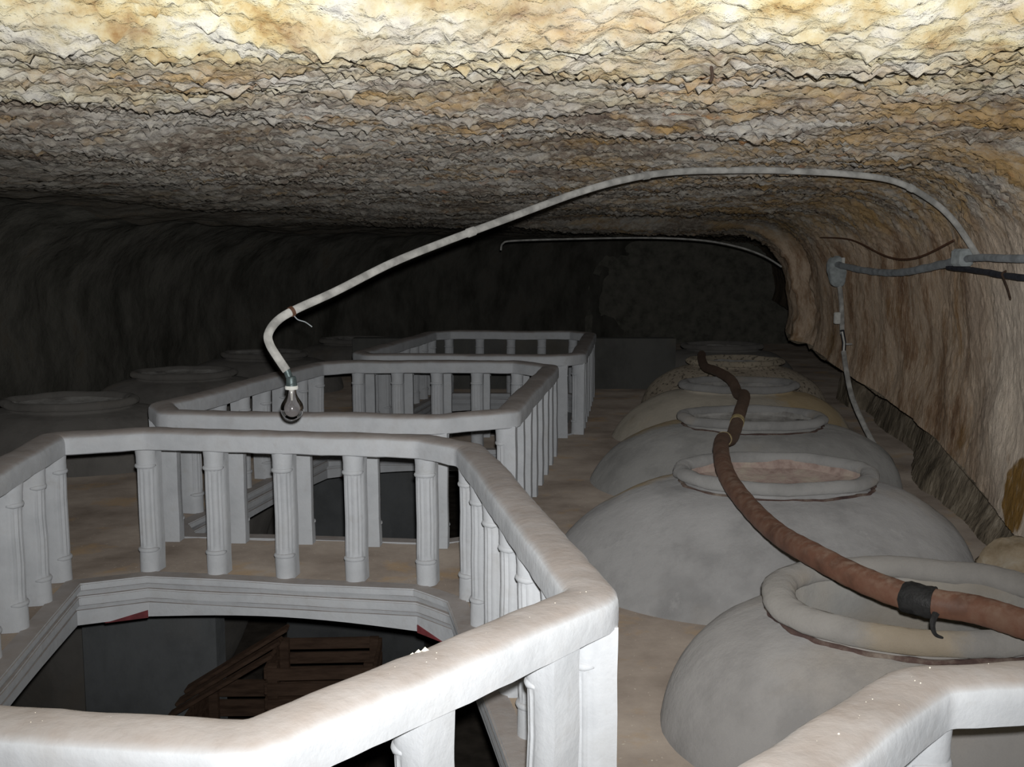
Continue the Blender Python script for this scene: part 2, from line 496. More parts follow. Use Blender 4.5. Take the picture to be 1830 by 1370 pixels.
def section(Y):
    """returns pieces: list of (o,z) arrays for recess, right wall, ceiling, left wall (parametrised equally at every Y)"""
    h, R, L, zl, drop = (float(a) for a in shell_params(Y))
    rc = 0.62
    f = -0.12 + 0.50 * float(sstep(7.2, 9.2, Y)) + 0.18 * float(sstep(9.4, 10.6, Y)); g = f + 0.26
    rec = []
    for t in np.linspace(0, 1, 40):                       # recess under the wall: foot -> ledge
        if t < 0.7:
            q = t / 0.7
            rec.append((R + f + (g - f) * q, -0.35 + (zl + 0.35 + 0.02) * q))
        else:
            q = (t - 0.7) / 0.3
            rec.append((R + g * (1 - q), zl + 0.02 * q + 0.05 * math.sin(math.pi * q)))
    wall = []
    ztop = h - rc
    for t in np.linspace(0, 1, 75): wall.append((R + 0.05 * math.sin(math.pi * t), zl + 0.02 + (ztop - zl - 0.02) * t))
    ceil = []
    for t in np.linspace(0, 1, 70):
        a = math.pi / 2 * t
        ceil.append((R - rc + rc * math.cos(a), ztop + rc * math.sin(a)))
    o0 = R - rc; mid = -0.52 * L; ra = min(0.9, 0.6 * L)
    for t in np.linspace(0, 1, 340)[1:]: ceil.append((o0 + (mid - o0) * t, h))
    for t in np.linspace(0, 1, 60)[1:]: ceil.append((mid + (-(L - ra) - mid) * t, h))
    for t in np.linspace(0, 1, 24)[1:]:
        a = math.pi / 2 * t
        ceil.append((-(L - ra) - ra * math.sin(a), h - ra + ra * math.cos(a)))
    ceil = [(o, z - drop * float(sstep(-2.6, -0.9, o))) for (o, z) in ceil]
    wall = [(o, zl + 0.02 + (z - zl - 0.02) * (ztop - drop - zl - 0.02) / (ztop - zl - 0.02)) for (o, z) in wall]
    left = []
    for t in np.linspace(0, 1, 45): left.append((-L, (h - ra) + (-0.35 - h + ra) * t))
    return rec, wall, ceil, left

ys = np.concatenate([np.arange(-4, 1.6, 0.2), np.arange(1.6, 4.6, 0.0105), np.arange(4.6, 7.0, 0.017), np.arange(7.0, 9.0, 0.028), np.arange(9.0, 12.5, 0.035), np.arange(12.5, 18.6, 0.11), np.arange(18.6, 19.61, 0.03)])
secs = [section(y) for y in ys]

def shell_piece(k, step=1):
    yy = ys[::step] if step > 1 else ys
    ss = secs[::step] if step > 1 else secs
    P = np.array([[(o + SH * y, y, z) for (o, z) in s[k]] for y, s in zip(yy, ss)])
    nr, nc = P.shape[:2]
    return P, nr, nc

def disp(P, kind):
    p = P.reshape(-1, 3)
    # section normal pointing into the void, from the grid itself
    du = np.gradient(P, axis=1); dv = np.gradient(P, axis=0)
    n = np.cross(dv, du).reshape(-1, 3)
    n /= np.maximum(np.linalg.norm(n, axis=1), 1e-9)[:, None]
    c = np.array([SH, 0, 0])[None, :] * p[:, 1:2] + np.array([[-2.0, 0, 0.9]]) - p
    c[:, 1] = 0
    sgn = np.sign((n * c).sum(1)); sgn[sgn == 0] = 1
    n *= sgn[:, None]
    if kind == 'rock':
        w = p + 0.05 * np.stack([pn(p * 2.3), pn(p * 2.3 + 31), pn(p * 2.3 + 57)], 1)
        d = 0.055 * pn(p * 0.8) + 0.035 * pn(p * 1.9 + 5)
        wa = w * np.array([0.9, 1.15, 1.0])
        d += 0.020 * (np.abs(pn(wa * 3.6 + 9)) - 0.25) + 0.022 * (np.abs(pn(wa * 8.5 + 3)) - 0.25) + 0.016 * (np.abs(pn(wa * 17.0)) - 0.25)
        d += 0.024 * np.clip(pn(w * 11.0 + 61) - 0.22, 0, 1) + 0.034 * np.clip(pn(w * 21.0 + 71) - 0.2, 0, 1) + 0.034 * np.clip(pn(w * 37.0 + 81) - 0.2, 0, 1)
        d += 0.014 * (np.abs(pn(w * 33.0 + 21)) - 0.25)
        lip = sstep(3.0, 2.6, p[:, 1])            # softer drip-stone lobes on the near lip
        d += lip * 0.03 * (np.abs(pn(p * np.array([5.0, 2.0, 2.0]) + 77)) - 0.2)
    elif kind == 'wall':
        wa = p * np.array([1.8, 1.8, 0.9])
        d = 0.05 * pn(p * 0.9) + 0.035 * pn(p * 2.1 + 5) + 0.010 * pn(wa * 3.0) + 0.010 * (np.abs(pn(wa * 9.0)) - 0.25) + 0.007 * pn(wa * 20)
        d += 0.05 * pn(p * 6.0) * sstep(10.3, 10.8, p[:, 1]) * sstep(11.8, 11.2, p[:, 1])
    else:
        d = 0.09 * pn(p * 0.8) + 0.05 * pn(p * 2.0) + 0.02 * pn(p * 5.0)
    return p, n, d

def cave(name, k, mat, kind, step=1):
    P, nr, nc = shell_piece(k, step)
    p, n, d = disp(P, kind)
    d = d.reshape(nr, nc)
    # keep neighbouring pieces closed along their shared edges
    V = (p.reshape(nr, nc, 3) + n.reshape(nr, nc, 3) * d[..., None]).reshape(-1, 3)
    me = np_mesh(name, V, grid_faces(nr, nc))
    o = link_mesh(name, me, mat)
    return tag(o, kind='structure')

# one continuous displacement for wall, curve and ceiling keeps their shared edges together:
Pw, nr, nw = shell_piece(1); Pc, _, ncn = shell_piece(2); Pl, _, nl = shell_piece(3)
PP = np.concatenate([Pw, Pc[:, 1:], Pl[:, 1:]], axis=1)
p1, n1, dA = disp(PP, 'rock'); _, _, dB = disp(PP, 'wall'); _, _, dD = disp(PP, 'dark')
col = np.tile(np.arange(PP.shape[1]), nr)
bl = sstep(nw - 12, nw + 40, col)
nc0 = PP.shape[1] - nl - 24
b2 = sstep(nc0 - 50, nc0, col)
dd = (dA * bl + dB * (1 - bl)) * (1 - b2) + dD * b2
V = (p1 + n1 * dd[:, None]).reshape(nr, -1, 3)
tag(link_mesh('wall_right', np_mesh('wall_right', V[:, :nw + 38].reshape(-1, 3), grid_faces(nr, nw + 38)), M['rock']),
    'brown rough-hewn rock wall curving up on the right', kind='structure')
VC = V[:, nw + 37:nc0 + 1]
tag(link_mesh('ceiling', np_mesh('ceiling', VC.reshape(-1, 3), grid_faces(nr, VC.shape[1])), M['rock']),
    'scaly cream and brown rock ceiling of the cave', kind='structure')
VL = V[:, nc0:]
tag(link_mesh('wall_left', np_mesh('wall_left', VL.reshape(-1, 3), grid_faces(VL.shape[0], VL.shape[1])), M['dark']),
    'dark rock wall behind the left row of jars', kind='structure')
cave('wall_right_recess', 0, M['recess'], 'wall')
for nm, Y in (('wall_far', 19.4), ('wall_back', -3.9)):
    xs = np.linspace(-9 + SH * Y, 5 + SH * Y, 90); zs = np.linspace(-0.35, 3.2, 40)
    P = np.array([[(x, Y, z) for z in zs] for x in xs])
    q = P.reshape(-1, 3); q[:, 1] += 0.12 * fbm(q * 0.9, 4)
    tag(link_mesh(nm, np_mesh(nm, q, grid_faces(90, 40)), M['farrock']), kind='structure')

# ------------------------------------------------------------------ wells (plan of the rail centre lines, metres)
WELLS = [
    [(-1.42, 1.92), (-0.47, 1.80), (0.21, 2.61), (-0.19, 4.74), (-0.42, 4.97), (-1.86, 5.19), (-2.26, 5.02), (-1.90, 2.60)],
    [(-1.93, 5.78), (-0.40, 5.64), (-0.03, 5.82), (0.31, 8.30), (0.04, 8.64), (-1.30, 8.68), (-1.61, 8.47), (-2.08, 6.08)],
    [(-1.28, 9.28), (0.45, 9.17), (0.60, 9.35), (0.90, 11.90), (0.72, 12.20), (-0.75, 12.27), (-0.95, 12.08), (-1.40, 9.50)],
    [(0.75, -0.45), (1.80, -0.45), (2.10, -0.05), (2.05, 1.90), (1.75, 2.20), (0.86, 2.07), (0.22, 1.43), (0.42, -0.05)],
]
RAIL_TOP = 0.745

def inset(poly, d):
    P = [Vector((*p, 0)) for p in poly]; n = len(P); out = []
    for i in range(n):
        a, b, c = P[i - 1], P[i], P[(i + 1) % n]
        e1 = (b - a).normalized(); e2 = (c - b).normalized()
        n1 = Vector((-e1.y, e1.x, 0)); n2 = Vector((-e2.y, e2.x, 0))
        m = (n1 + n2); m /= max(m.dot(n1), 0.3) if m.length > 0 else 1
        out.append((b.x + m.x * d, b.y + m.y * d))
    return out

def inside(poly, x, y):
    c = False; n = len(poly)
    for i in range(n):
        x1, y1 = poly[i]; x2, y2 = poly[(i + 1) % n]
        if (y1 > y) != (y2 > y) and x < (x2 - x1) * (y - y1) / (y2 - y1) + x1: c = not c
    return c

# floor slab with the wells cut out of it
holes = [inset(w, 0.09) for w in WELLS]
pts = []; edges = []
def ring_pts(poly, step=0.12):
    s = len(pts); n = len(poly)
    for i in range(n):
        a = poly[i]; b = poly[(i + 1) % n]
        k = max(1, int(math.hypot(b[0] - a[0], b[1] - a[1]) / step))
        for j in range(k): pts.append(Vector((a[0] + (b[0] - a[0]) * j / k, a[1] + (b[1] - a[1]) * j / k)))
    e = len(pts)
    for i in range(s, e): edges.append((i, i + 1 if i + 1 < e else s))
outer = [(-7.6, -4.0), (4.2, -4.0), (6.2, 19.6), (-3.4, 19.6)]
ring_pts(outer, 0.5)
for hpoly in holes: ring_pts(hpoly)
grown = [inset(w, 0.03) for w in WELLS]
yv = -3.8
while yv < 19.4:
    st = 0.11 if yv < 10 else 0.3
    xv = -5.5 + SH * yv
    while xv < 3.6 + SH * yv:
        if not any(inside(g, xv, yv) for g in grown):
            pts.append(Vector((xv + random.uniform(-.02, .02), yv + random.uniform(-.02, .02))))
        xv += st
    yv += st
cv, ce, cf, *_ = geometry.delaunay_2d_cdt(pts, edges, [], 0, 1e-5)
VV = np.array([(v.x, v.y, 0) for v in cv])
dz = 0.010 * fbm(VV * 1.3, 4) + 0.004 * pn(VV * 9)
edge_near = np.zeros(len(VV), dtype=bool)
VV[:, 2] = dz - 0.004
tris = []
for f in cf:
    cx = sum(cv[i].x for i in f) / 3; cy = sum(cv[i].y for i in f) / 3
    if not any(inside(hp, cx, cy) for hp in holes): tris.append(tuple(f))
nv = len(VV)
V2 = np.concatenate([VV, VV * [1, 1, 0] + [0, 0, -0.15]])
faces = [tuple(t) for t in tris] + [tuple(nv + i for i in reversed(t)) for t in tris]
tag(mesh_obj('floor', V2, faces, M['floor'], angle=40), 'dusty brown walkway floor around the wells and jars', kind='structure')

# curb mouldings round each well
def ring_band(name, poly, d_in, z0, z1, mat, parent, d_out=0.03, lean=0.0):
    a = inset(poly, d_in); a2 = inset(poly, d_in - lean); b = inset(poly, d_out)
    n = len(poly); V = []
    k = 7
    rows = []
    # subdivide every side for slight waviness
    def sub(p):
        r = []
        for i in range(n):
            q, s = p[i], p[(i + 1) % n]
            for j in range(k): r.append((q[0] + (s[0] - q[0]) * j / k, q[1] + (s[1] - q[1]) * j / k))
        return r
    A, A2, B = sub(a), sub(a2), sub(b); m = len(A)
    for (ring, z) in ((B, z1), (A, z1), (A2, z0), (B, z0)):
        for (x, y) in ring: V.append((x, y, z))
    V = np.array(V); V[:, 2] += 0.005 * pn(V * 3.1 + z0 * 50); V[:, :2] += 0.004 * pn(V * 4.3 + 8)[:, None]
    Fc = []
    for r in range(4):
        r1 = (r + 1) % 4
        for i in range(m):
            i1 = (i + 1) % m
            Fc.append((r * m + i, r * m + i1, r1 * m + i1, r1 * m + i))
    me = bpy.data.meshes.new(name); me.from_pydata([tuple(v) for v in V], [], Fc)
    bm = bmesh.new(); bm.from_mesh(me); bmesh.ops.recalc_face_normals(bm, faces=bm.faces)
    es = [e for e in bm.edges if len(e.link_faces) == 2 and e.calc_face_angle(0) > 0.9]
    bmesh.ops.bevel(bm, geom=es, offset=0.006, segments=2, affect='EDGES')
    bm.to_mesh(me); bm.free()
    return link_mesh(name, me, mat, parent, angle=35)

for wi, w in enumerate(WELLS):
    tr = empty('trim_%d' % (wi + 1)); tag(tr, kind='structure')
    ring_band('curb_lip', w, 0.125, -0.030, 0.006, M['paint_trim'], tr)
    ring_band('cavetto_moulding', w, 0.112, -0.066, -0.030, M['paint_trim'], tr, lean=0.018)
    ring_band('step_moulding', w, 0.110, -0.112, -0.066, M['paint_trim'], tr)
    ring_band('lower_moulding', w, 0.097, -0.142, -0.112, M['paint_trim'], tr, lean=0.012)
    a = inset(w, 0.092); b = inset(w, 0.045); n = len(w)
    for i in range(n):
        p, q = Vector(a[i]), Vector(a[(i + 1) % n]); p2, q2 = Vector(b[i]), Vector(b[(i + 1) % n])
        L = (q - p).length
        red = wi in (0, 1) and L < 0.45
        k = 12; V = []; Fc = []
        for j in range(k + 1):
            t = j / k
            zb = -0.215 + 0.035 * math.sin(math.pi * t) if L > 1.2 else -0.215 + 0.0 * t
            for (u, v, z) in ((p, q, -0.14), (p, q, zb), (p2, q2, zb), (p2, q2, -0.14)):
                c = u.lerp(v, t); V.append((c.x, c.y, z))
        for j in range(k):
            for r in range(4):
                r1 = (r + 1) % 4
                Fc.append((j * 4 + r, j * 4 + r1, (j + 1) * 4 + r1, (j + 1) * 4 + r))
        Fc += [(0, 1, 2, 3), (k * 4 + 3, k * 4 + 2, k * 4 + 1, k * 4)]
        o = mesh_obj('fascia', V, Fc, M['paint_trim'], tr, smooth=False)
        if red:
            # dark red painted corner spandrel under the chamfered side
            V = []
            e = (q - p).normalized()
            ta, tb = (0.02, 0.62) if i % 2 else (0.98, 0.30)
            if i == 3: ta, tb = 0.98, 0.25
            for (u, v, dd) in ((p, q, 0.006), (p2, q2, 0.0)):
                nn = Vector((-e.y, e.x)) * dd
                for t, z in ((ta, -0.219), (tb, -0.219), (ta, -0.180)):
                    c = u.lerp(v, t) + nn; V.append((c.x, c.y, z))
            Fc = [(0, 1, 2), (5, 4, 3), (0, 3, 4, 1), (1, 4, 5, 2), (2, 5, 3, 0)]
            r = mesh_obj('spandrel', V, Fc, M['red'], tr, smooth=False); r['label'] = 'dark red painted corner'

# ------------------------------------------------------------------ balustrades
def baluster_mesh(seed):
    rnd = random.Random(seed)
    H = 0.655
    zs = [0.0, 0.05, 0.105, 0.112, 0.135, 0.16, 0.30, 0.42, 0.52, 0.545, 0.56, 0.575, 0.60, 0.635, H]
    fl = [0, 0, 0, 0, 0.5, 1, 1, 1, 1, 0.5, 0, 0, 0, 0, 0]
    sc = [1.0, 1.0, 1.0, 0.97, 0.95, 0.95, 0.94, 0.94, 0.94, 0.95, 0.98, 1.0, 1.0, 1.07, 1.10]
    V = []; N = 25
    ph = rnd.uniform(0, 6)
    for z, f, s in zip(zs, fl, sc):
        ring = []
        for k in range(N):
            a = math.pi * k / (N - 1)
            r = 0.050 * s
            if f: r -= 0.0055 * f * (0.5 - 0.5 * math.cos(a * 14))
            ring.append((r * math.cos(a), 0.006 + r * math.sin(a) * 1.05))
        ring += [(-0.050, 0.002), (-0.050, -0.028), (-0.050, -0.058), (-0.025, -0.060), (0.0, -0.060), (0.025, -0.060), (0.050, -0.058), (0.050, -0.028), (0.050, 0.002)]
        for (x, y) in ring:
            V.append((x + 0.0015 * math.sin(z * 19 + ph), y + 0.0015 * math.cos(z * 23 + ph), z))
    n = N + 9; Fc = []
    for i in range(len(zs) - 1):
        for k in range(n):
            k1 = (k + 1) % n
            Fc.append((i * n + k, i * n + k1, (i + 1) * n + k1, (i + 1) * n + k))
    Fc.append(tuple(reversed(range(n)))); Fc.append(tuple(range((len(zs) - 1) * n, len(zs) * n)))
    me = bpy.data.meshes.new('baluster'); me.from_pydata(V, [], Fc)
    return me

def half_ring_mesh():
    V = []; Fc = []; N = 19; S = 8
    for k in range(N):
        a = math.pi * (k / (N - 1))
        for j in range(S):
            b = 2 * math.pi * j / S
            f = 0.35 + 0.65 * min(1.0, 6 * min(k, N - 1 - k) / (N - 1))
            r = 0.0475 + 0.0105 * f * math.cos(b)
            V.append((r * math.cos(a), 0.004 + r * math.sin(a) * 1.05, 0.0125 * f * math.sin(b)))
    for k in range(N - 1):
        for j in range(S):
            j1 = (j + 1) % S
            Fc.append((k * S + j, k * S + j1, (k + 1) * S + j1, (k + 1) * S + j))
    Fc.append(tuple(range(S))); Fc.append(tuple(reversed(range((N - 1) * S, N * S))))
    me = bpy.data.meshes.new('ring'); me.from_pydata(V, [], Fc)
    return me

BM = []
for s in range(3):
    me = baluster_mesh(s)
    bm = bmesh.new(); bm.from_mesh(me); bmesh.ops.recalc_face_normals(bm, faces=bm.faces); bm.to_mesh(me); bm.free()
    me.polygons.foreach_set('use_smooth', [True] * len(me.polygons)); me.set_sharp_from_angle(angle=math.radians(38)); me.materials.append(M['paint_bal']); BM.append(me)
RM = half_ring_mesh()
bm = bmesh.new(); bm.from_mesh(RM); bmesh.ops.recalc_face_normals(bm, faces=bm.faces); bm.to_mesh(RM); bm.free()
RM.polygons.foreach_set('use_smooth', [True] * len(RM.polygons)); RM.materials.append(M['paint_bal'])

def place_baluster(parent, x, y, nx, ny):
    o = bpy.data.objects.new('baluster', random.choice(BM)); COL.objects.link(o); o.parent = parent
    o.location = (x, y, 0.0)
    rz = math.atan2(ny, nx) - math.pi / 2 + random.uniform(-0.05, 0.05)
    o.rotation_euler = (random.uniform(-0.006, 0.006), random.uniform(-0.006, 0.006), rz)
    for z in (0.118, 0.553):
        r = bpy.data.objects.new('ring', RM); COL.objects.link(r); r.parent = o; r.location = (0, 0, z)

def rail_profile():
    # (lateral, height): flat underside, upright flanks, softly rounded top
    pr = [(-0.064, 0.0), (-0.074, 0.006), (-0.075, 0.025), (-0.075, 0.050), (-0.0745, 0.062)]
    for k in range(1, 12):
        a = math.pi * (1 - k / 12)
        c = math.cos(a)
        pr.append((0.074 * math.copysign(abs(c) ** 0.8, c), 0.066 + 0.037 * math.sin(a) ** 0.8))
    pr += [(0.0745, 0.062), (0.075, 0.050), (0.075, 0.025), (0.074, 0.006), (0.064, 0.0)]
    return pr

def make_rail(poly, parent, seed):
    n = len(poly); P = [Vector(p) for p in poly]
    # path with tightly rounded corners
    path = []
    for i in range(n):
        a, b, c = P[i - 1], P[i], P[(i + 1) % n]
        r = 0.035
        p0 = b + (a - b).normalized() * r; p2 = b + (c - b).normalized() * r
        for t in (0, 0.5, 1.0):
            path.append(((1 - t) ** 2) * p0 + 2 * t * (1 - t) * b + t * t * p2)
        L = (c - b).length; k = max(1, int(L / 0.05))
        q2 = c + (b - c).normalized() * r
        for j in range(1, k): path.append(p2.lerp(q2, j / k))
    pr = rail_profile(); m = len(pr); V = []; N = len(path)
    for i in range(N):
        t = (path[(i + 1) % N] - path[i - 1]).normalized(); nn = Vector((-t.y, t.x))
        e1 = (path[i] - path[i - 1]).normalized()
        mi = 1.0 / max(0.6, nn.dot(Vector((-e1.y, e1.x))))
        for (l, hh) in pr:
            q = path[i] + nn * l * mi
            V.append((q.x, q.y, RAIL_TOP - 0.103 + hh))
    V = np.array(V)
    w = np.stack([pn(V * 2.1 + seed), pn(V * 2.1 + seed + 20), pn(V * 2.1 + seed + 40)], 1) * [0.008, 0.008, 0.007]
    w += np.stack([pn(V * 9 + seed), pn(V * 9 + seed + 20), pn(V * 9 + seed + 40)], 1) * 0.0035
    w += (pn(V * 26 + seed) * 0.0012)[:, None]
    V = V + w
    Fq = grid_faces(N, m, wrap_c=True, wrap_r=True)
    me = np_mesh('rail', V, Fq)
    bm = bmesh.new(); bm.from_mesh(me); bmesh.ops.recalc_face_normals(bm, faces=bm.faces); bm.to_mesh(me); bm.free()
    return link_mesh('rail', me, M['paint'], parent, angle=50)

LAB = ['white balustrade around the large nearest well, fluted balusters facing its opening',
       'white balustrade around the middle well, behind the hanging bulb',
       'dim white balustrade around the farthest well, near the back wall',
       'white railing cut off at the bottom right corner, before the nearest jar']
for wi, w in enumerate(WELLS):
    root = empty('balustrade'); tag(root, LAB[wi], 'balustrade', 'balustrades around the wells')
    make_rail(w, root, wi * 13.0)
    n = len(w)
    for i in range(n):
        a, b, z = Vector(w[i]), Vector(w[(i + 1) % n]), Vector(w[i - 1])
        e = (b - a); L = e.length; e.normalize(); nn = Vector((-e.y, e.x))
        e0 = (a - z).normalized(); n0 = Vector((-e0.y, e0.x))
        k = max(1, round(L / 0.36))
        ts = [j / k for j in range(1, k)]
        if wi == 0 and i == 1: ts = [0.40, 0.82]
        # corner baluster
        m = n0 if (L < 0.5) else nn
        place_baluster(root, a.x, a.y, m.x, m.y)
        for t in ts:
            c = a.lerp(b, t); place_baluster(root, c.x, c.y, nn.x, nn.y)

# plaster crumbs lying on the near rails
def rail_point(wi, i, t, off):
    a, b = Vector(WELLS[wi][i]), Vector(WELLS[wi][(i + 1) % len(WELLS[wi])])
    e = (b - a).normalized(); nn = Vector((-e.y, e.x)); c = a.lerp(b, t) + nn * off
    return c.x, c.y, RAIL_TOP + 0.001 - 6.5 * off * off
def chunk_geo(c, r, V, Fc, rnd):
    s = len(V)
    for (x, y, z) in ((1, 0, 0), (-1, 0, 0), (0, 1, 0), (0, -1, 0), (0, 0, 1), (0, 0, -1)):
        k = r * rnd.uniform(0.7, 1.25); V.append((c[0] + x * k, c[1] + y * k, c[2] + z * k * 0.8))
    for f in ((0, 2, 4), (2, 1, 4), (1, 3, 4), (3, 0, 4), (2, 0, 5), (1, 2, 5), (3, 1, 5), (0, 3, 5)):
        Fc.append(tuple(s + i for i in f))
rnd = random.Random(3)
V = []; Fc = []
for wi, i, cnt in ((0, 1, 46), (0, 0, 22), (3, 5, 24), (3, 4, 10)):
    for _ in range(cnt):
        chunk_geo(rail_point(wi, i, rnd.uniform(0.05, 0.98), rnd.uniform(-0.03, 0.055)), rnd.choice((0.0008, 0.0011, 0.0014, 0.0018, 0.0026)), V, Fc, rnd)
tag(mesh_obj('plaster_crumbs', V, Fc, M['crumb'], smooth=False), 'cream plaster crumbs scattered along the nearest white rails', 'crumbs', kind='stuff')
V = []; Fc = []
for dx, dy, r in ((0, 0, 0.009), (0.014, 0.006, 0.011), (-0.012, -0.006, 0.006)):
    x, y, z = rail_point(0, 1, 0.44, 0.045); chunk_geo((x + dx, y + dy, z + r * 0.6), r, V, Fc, rnd)
tag(mesh_obj('plaster_flake', V, Fc, M['crumb'], smooth=False), 'largest pale plaster flake on the edge of the nearest rail', 'flake')

# ------------------------------------------------------------------ jars
def make_jar(loc, R, mat, rimmat, linmat, label, group, seed, rim_r=0.487, rim_t=0.045, rim_z=0.455, fill=None, seam=None, lean=0.0, skirt=0.0):
    root = empty('wine_jar', (loc[0], loc[1], -2.6)); tag(root, label, 'jar', group)
    root.scale = (1.0, 0.83, 1.0)          # hand-built, set oval across the row
    b = 2.6
    rn = rim_r - 0.015
    k = rim_z - 0.455
    if R > 1.0:      # broad cone-shouldered jars
        outer = [(0.34, -2.6), (0.42, -2.5), (0.66, -2.0), (0.88, -1.3), (R * 0.96, -0.75), (R, -0.35), (R * 0.995, -0.10), (R * 0.965, 0.04),
                 (R * 0.915, 0.145), (R * 0.845, 0.235), (R * 0.755, 0.305), (R * 0.655, 0.355 + k * 0.5), (R * 0.56, 0.385 + k * 0.8), (rn + 0.02, 0.400 + k), (rn, 0.415 + k), (rn, rim_z)]
    else:
        outer = [(0.34, -2.6), (0.42, -2.5), (0.62, -2.0), (0.78, -1.3), (R * 0.97, -0.75), (R, -0.3), (R * 1.0, -0.05), (R * 0.985, 0.06),
                 (R * 0.95, 0.15), (R * 0.895, 0.225), (R * 0.82, 0.290), (R * 0.73, 0.345 + k * 0.5), (max(R * 0.63, rn + 0.04), 0.380 + k * 0.8), (rn + 0.015, 0.398 + k), (rn, 0.412 + k), (rn, rim_z)]
    # smooth the outline
    sm = catmull([(x, 0, z) for x, z in outer], 5)
    prof = [(max(v.x, 0.01), v.z + b) for v in sm]
    bo = lathe('body', [(0.01, 0.0)] + prof, mat, root, seg=96, wob=0.018, seed=seed, freq=1.1, angle=60)
    if lean:
        for v in bo.data.vertices:
            q = min(1.0, max(0.0, (b + rim_z - 0.04 - v.co.z) / 0.45))
            v.co.x += lean * q
            if v.co.y < 0: v.co.y *= 1 + skirt * q
    tor = []
    for k in range(14):
        a = 2 * math.pi * k / 14
        tor.append((rim_r + rim_t * math.cos(a) * 1.05, rim_z + b + rim_t * 0.72 * math.sin(a)))
    lathe('rim', tor, rimmat, root, seg=120, wob=0.018, seed=seed + 5, closed=True, freq=3.6, angle=80)
    k0 = rim_z - 0.455
    if seam is not None:
        cr = []
        for k in range(8):
            a = 2 * math.pi * k / 8
            cr.append((rn + 0.024 + 0.013 * math.cos(a), b + 0.399 + k0 + 0.008 * math.sin(a)))
        lathe('crust', cr, seam, root, seg=160, wob=0.016, seed=seed + 3, closed=True, freq=7.0, angle=80)['label'] = 'dark crust under the rim'
    ri = rim_r - 0.03
    inner = [(ri, rim_z + b), (ri - 0.015, rim_z + b - 0.08), (ri - 0.01, b + 0.28), (ri + 0.02, b + 0.20), (ri + 0.12, b + 0.02), (ri + 0.2, b - 0.4), (ri, b - 1.2), (0.02, b - 1.7)]
    if fill is not None:
        inner = [(ri, rim_z + b), (ri - 0.015, rim_z + b - 0.05), (ri - 0.03, b + fill + 0.02), (ri - 0.08, b + fill), (0.2, b + fill - 0.02), (0.01, b + fill - 0.03)]
    lathe('lining', dense(inner, 0.03), linmat, root, seg=72, wob=0.02, seed=seed + 9, freq=5.0, angle=60)
    return root

cemA = mat_cement('jar_cement_near', (0.31, 0.30, 0.29), 0.14, 3.0)
cemB = mat_cement('jar_cement', (0.36, 0.355, 0.35), 0.2, 0.0, patches=[((0.70, 5.65, 0.30), 0.08, 0.42)])
cemC = mat_cement('jar_cement_ochre', (0.35, 0.345, 0.33), 0.2, 6.0, patches=[((1.08, 7.60, 0.30), 0.1, 0.45)])
cemD = mat_cement('jar_cement_pale', (0.44, 0.40, 0.33), 0.3, 9.0, patches=[((2.6, 8.85, 0.32), 0.2, 0.62)])
cemE = mat_cement('jar_cement_mouldy', (0.42, 0.36, 0.28), 0.4, 12.0, spots=0.75)
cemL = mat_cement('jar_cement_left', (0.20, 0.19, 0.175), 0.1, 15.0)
rimA = mat_cement('jar_rim_near', (0.27, 0.258, 0.24), 0.3, 4.0, patches=[((1.22, 3.03, 0.47), 0.04, 0.28)], pmix=0.3)
rimB = mat_cement('jar_rim', (0.32, 0.315, 0.305), 0.35, 8.0)
rimE = mat_cement('jar_rim_mouldy', (0.44, 0.38, 0.29), 0.3, 2.0, spots=0.7)
linA = mat_cement('jar_lining_near', (0.29, 0.285, 0.27), 0.2, 7.0)
linB = mat_stained('jar_lining_stained', (0.20, 0.13, 0.11), (0.40, 0.31, 0.27), (0.46, 0.41, 0.33))
linC = mat_stained('jar_lining_grey', (0.16, 0.15, 0.14), (0.32, 0.31, 0.29), (0.42, 0.41, 0.39))
crustm = mat_stained('rim_crust', (0.035, 0.022, 0.024), (0.10, 0.065, 0.055), (0.26, 0.22, 0.18))
G1 = 'clay wine jars in the right row'; G2 = 'clay wine jars in the left row'
make_jar((1.38, 3.41), 0.87, cemA, rimA, linA, 'nearest grey wine jar at lower right, black taped hose across its mouth', G1, 1, rim_r=0.475, rim_t=0.058, rim_z=0.44, seam=crustm)
make_jar((1.38, 5.32), 1.11, cemB, rimB, linB, 'second grey wine jar in the right row, broad shoulder, pinkish stained mouth', G1, 2, fill=0.415, seam=crustm, rim_z=0.485, lean=-0.09, skirt=0.15)
make_jar((1.72, 7.33), 1.13, cemC, rimB, linC, 'third grey wine jar in the right row, flat grey rim', G1, 3, fill=0.41, seam=crustm, rim_z=0.465, lean=-0.06)
make_jar((2.03, 9.20), 1.08, cemD, rimB, linC, 'fourth wine jar in the right row, pale shoulder with ochre stain', G1, 4, rim_z=0.47, lean=-0.07)
make_jar((2.44, 11.30), 1.03, cemE, rimE, linC, 'fifth wine jar in the right row, black-speckled with mould, hose end on its rim', G1, 5, rim_z=0.475)
make_jar((2.75, 13.5), 0.96, cemL, cemL, linC, 'last dark wine jar at the far end of the right row', G1, 6)
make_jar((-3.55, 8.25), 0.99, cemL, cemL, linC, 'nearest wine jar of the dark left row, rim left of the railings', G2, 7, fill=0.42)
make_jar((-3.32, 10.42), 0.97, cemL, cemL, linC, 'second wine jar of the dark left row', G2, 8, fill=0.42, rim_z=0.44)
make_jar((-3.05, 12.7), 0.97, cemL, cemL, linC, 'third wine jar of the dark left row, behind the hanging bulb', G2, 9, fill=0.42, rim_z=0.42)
make_jar((-2.25, 14.9), 0.95, cemL, cemL, linC, 'fourth and farthest wine jar of the dark left row', G2, 10, fill=0.42, rim_z=0.42)

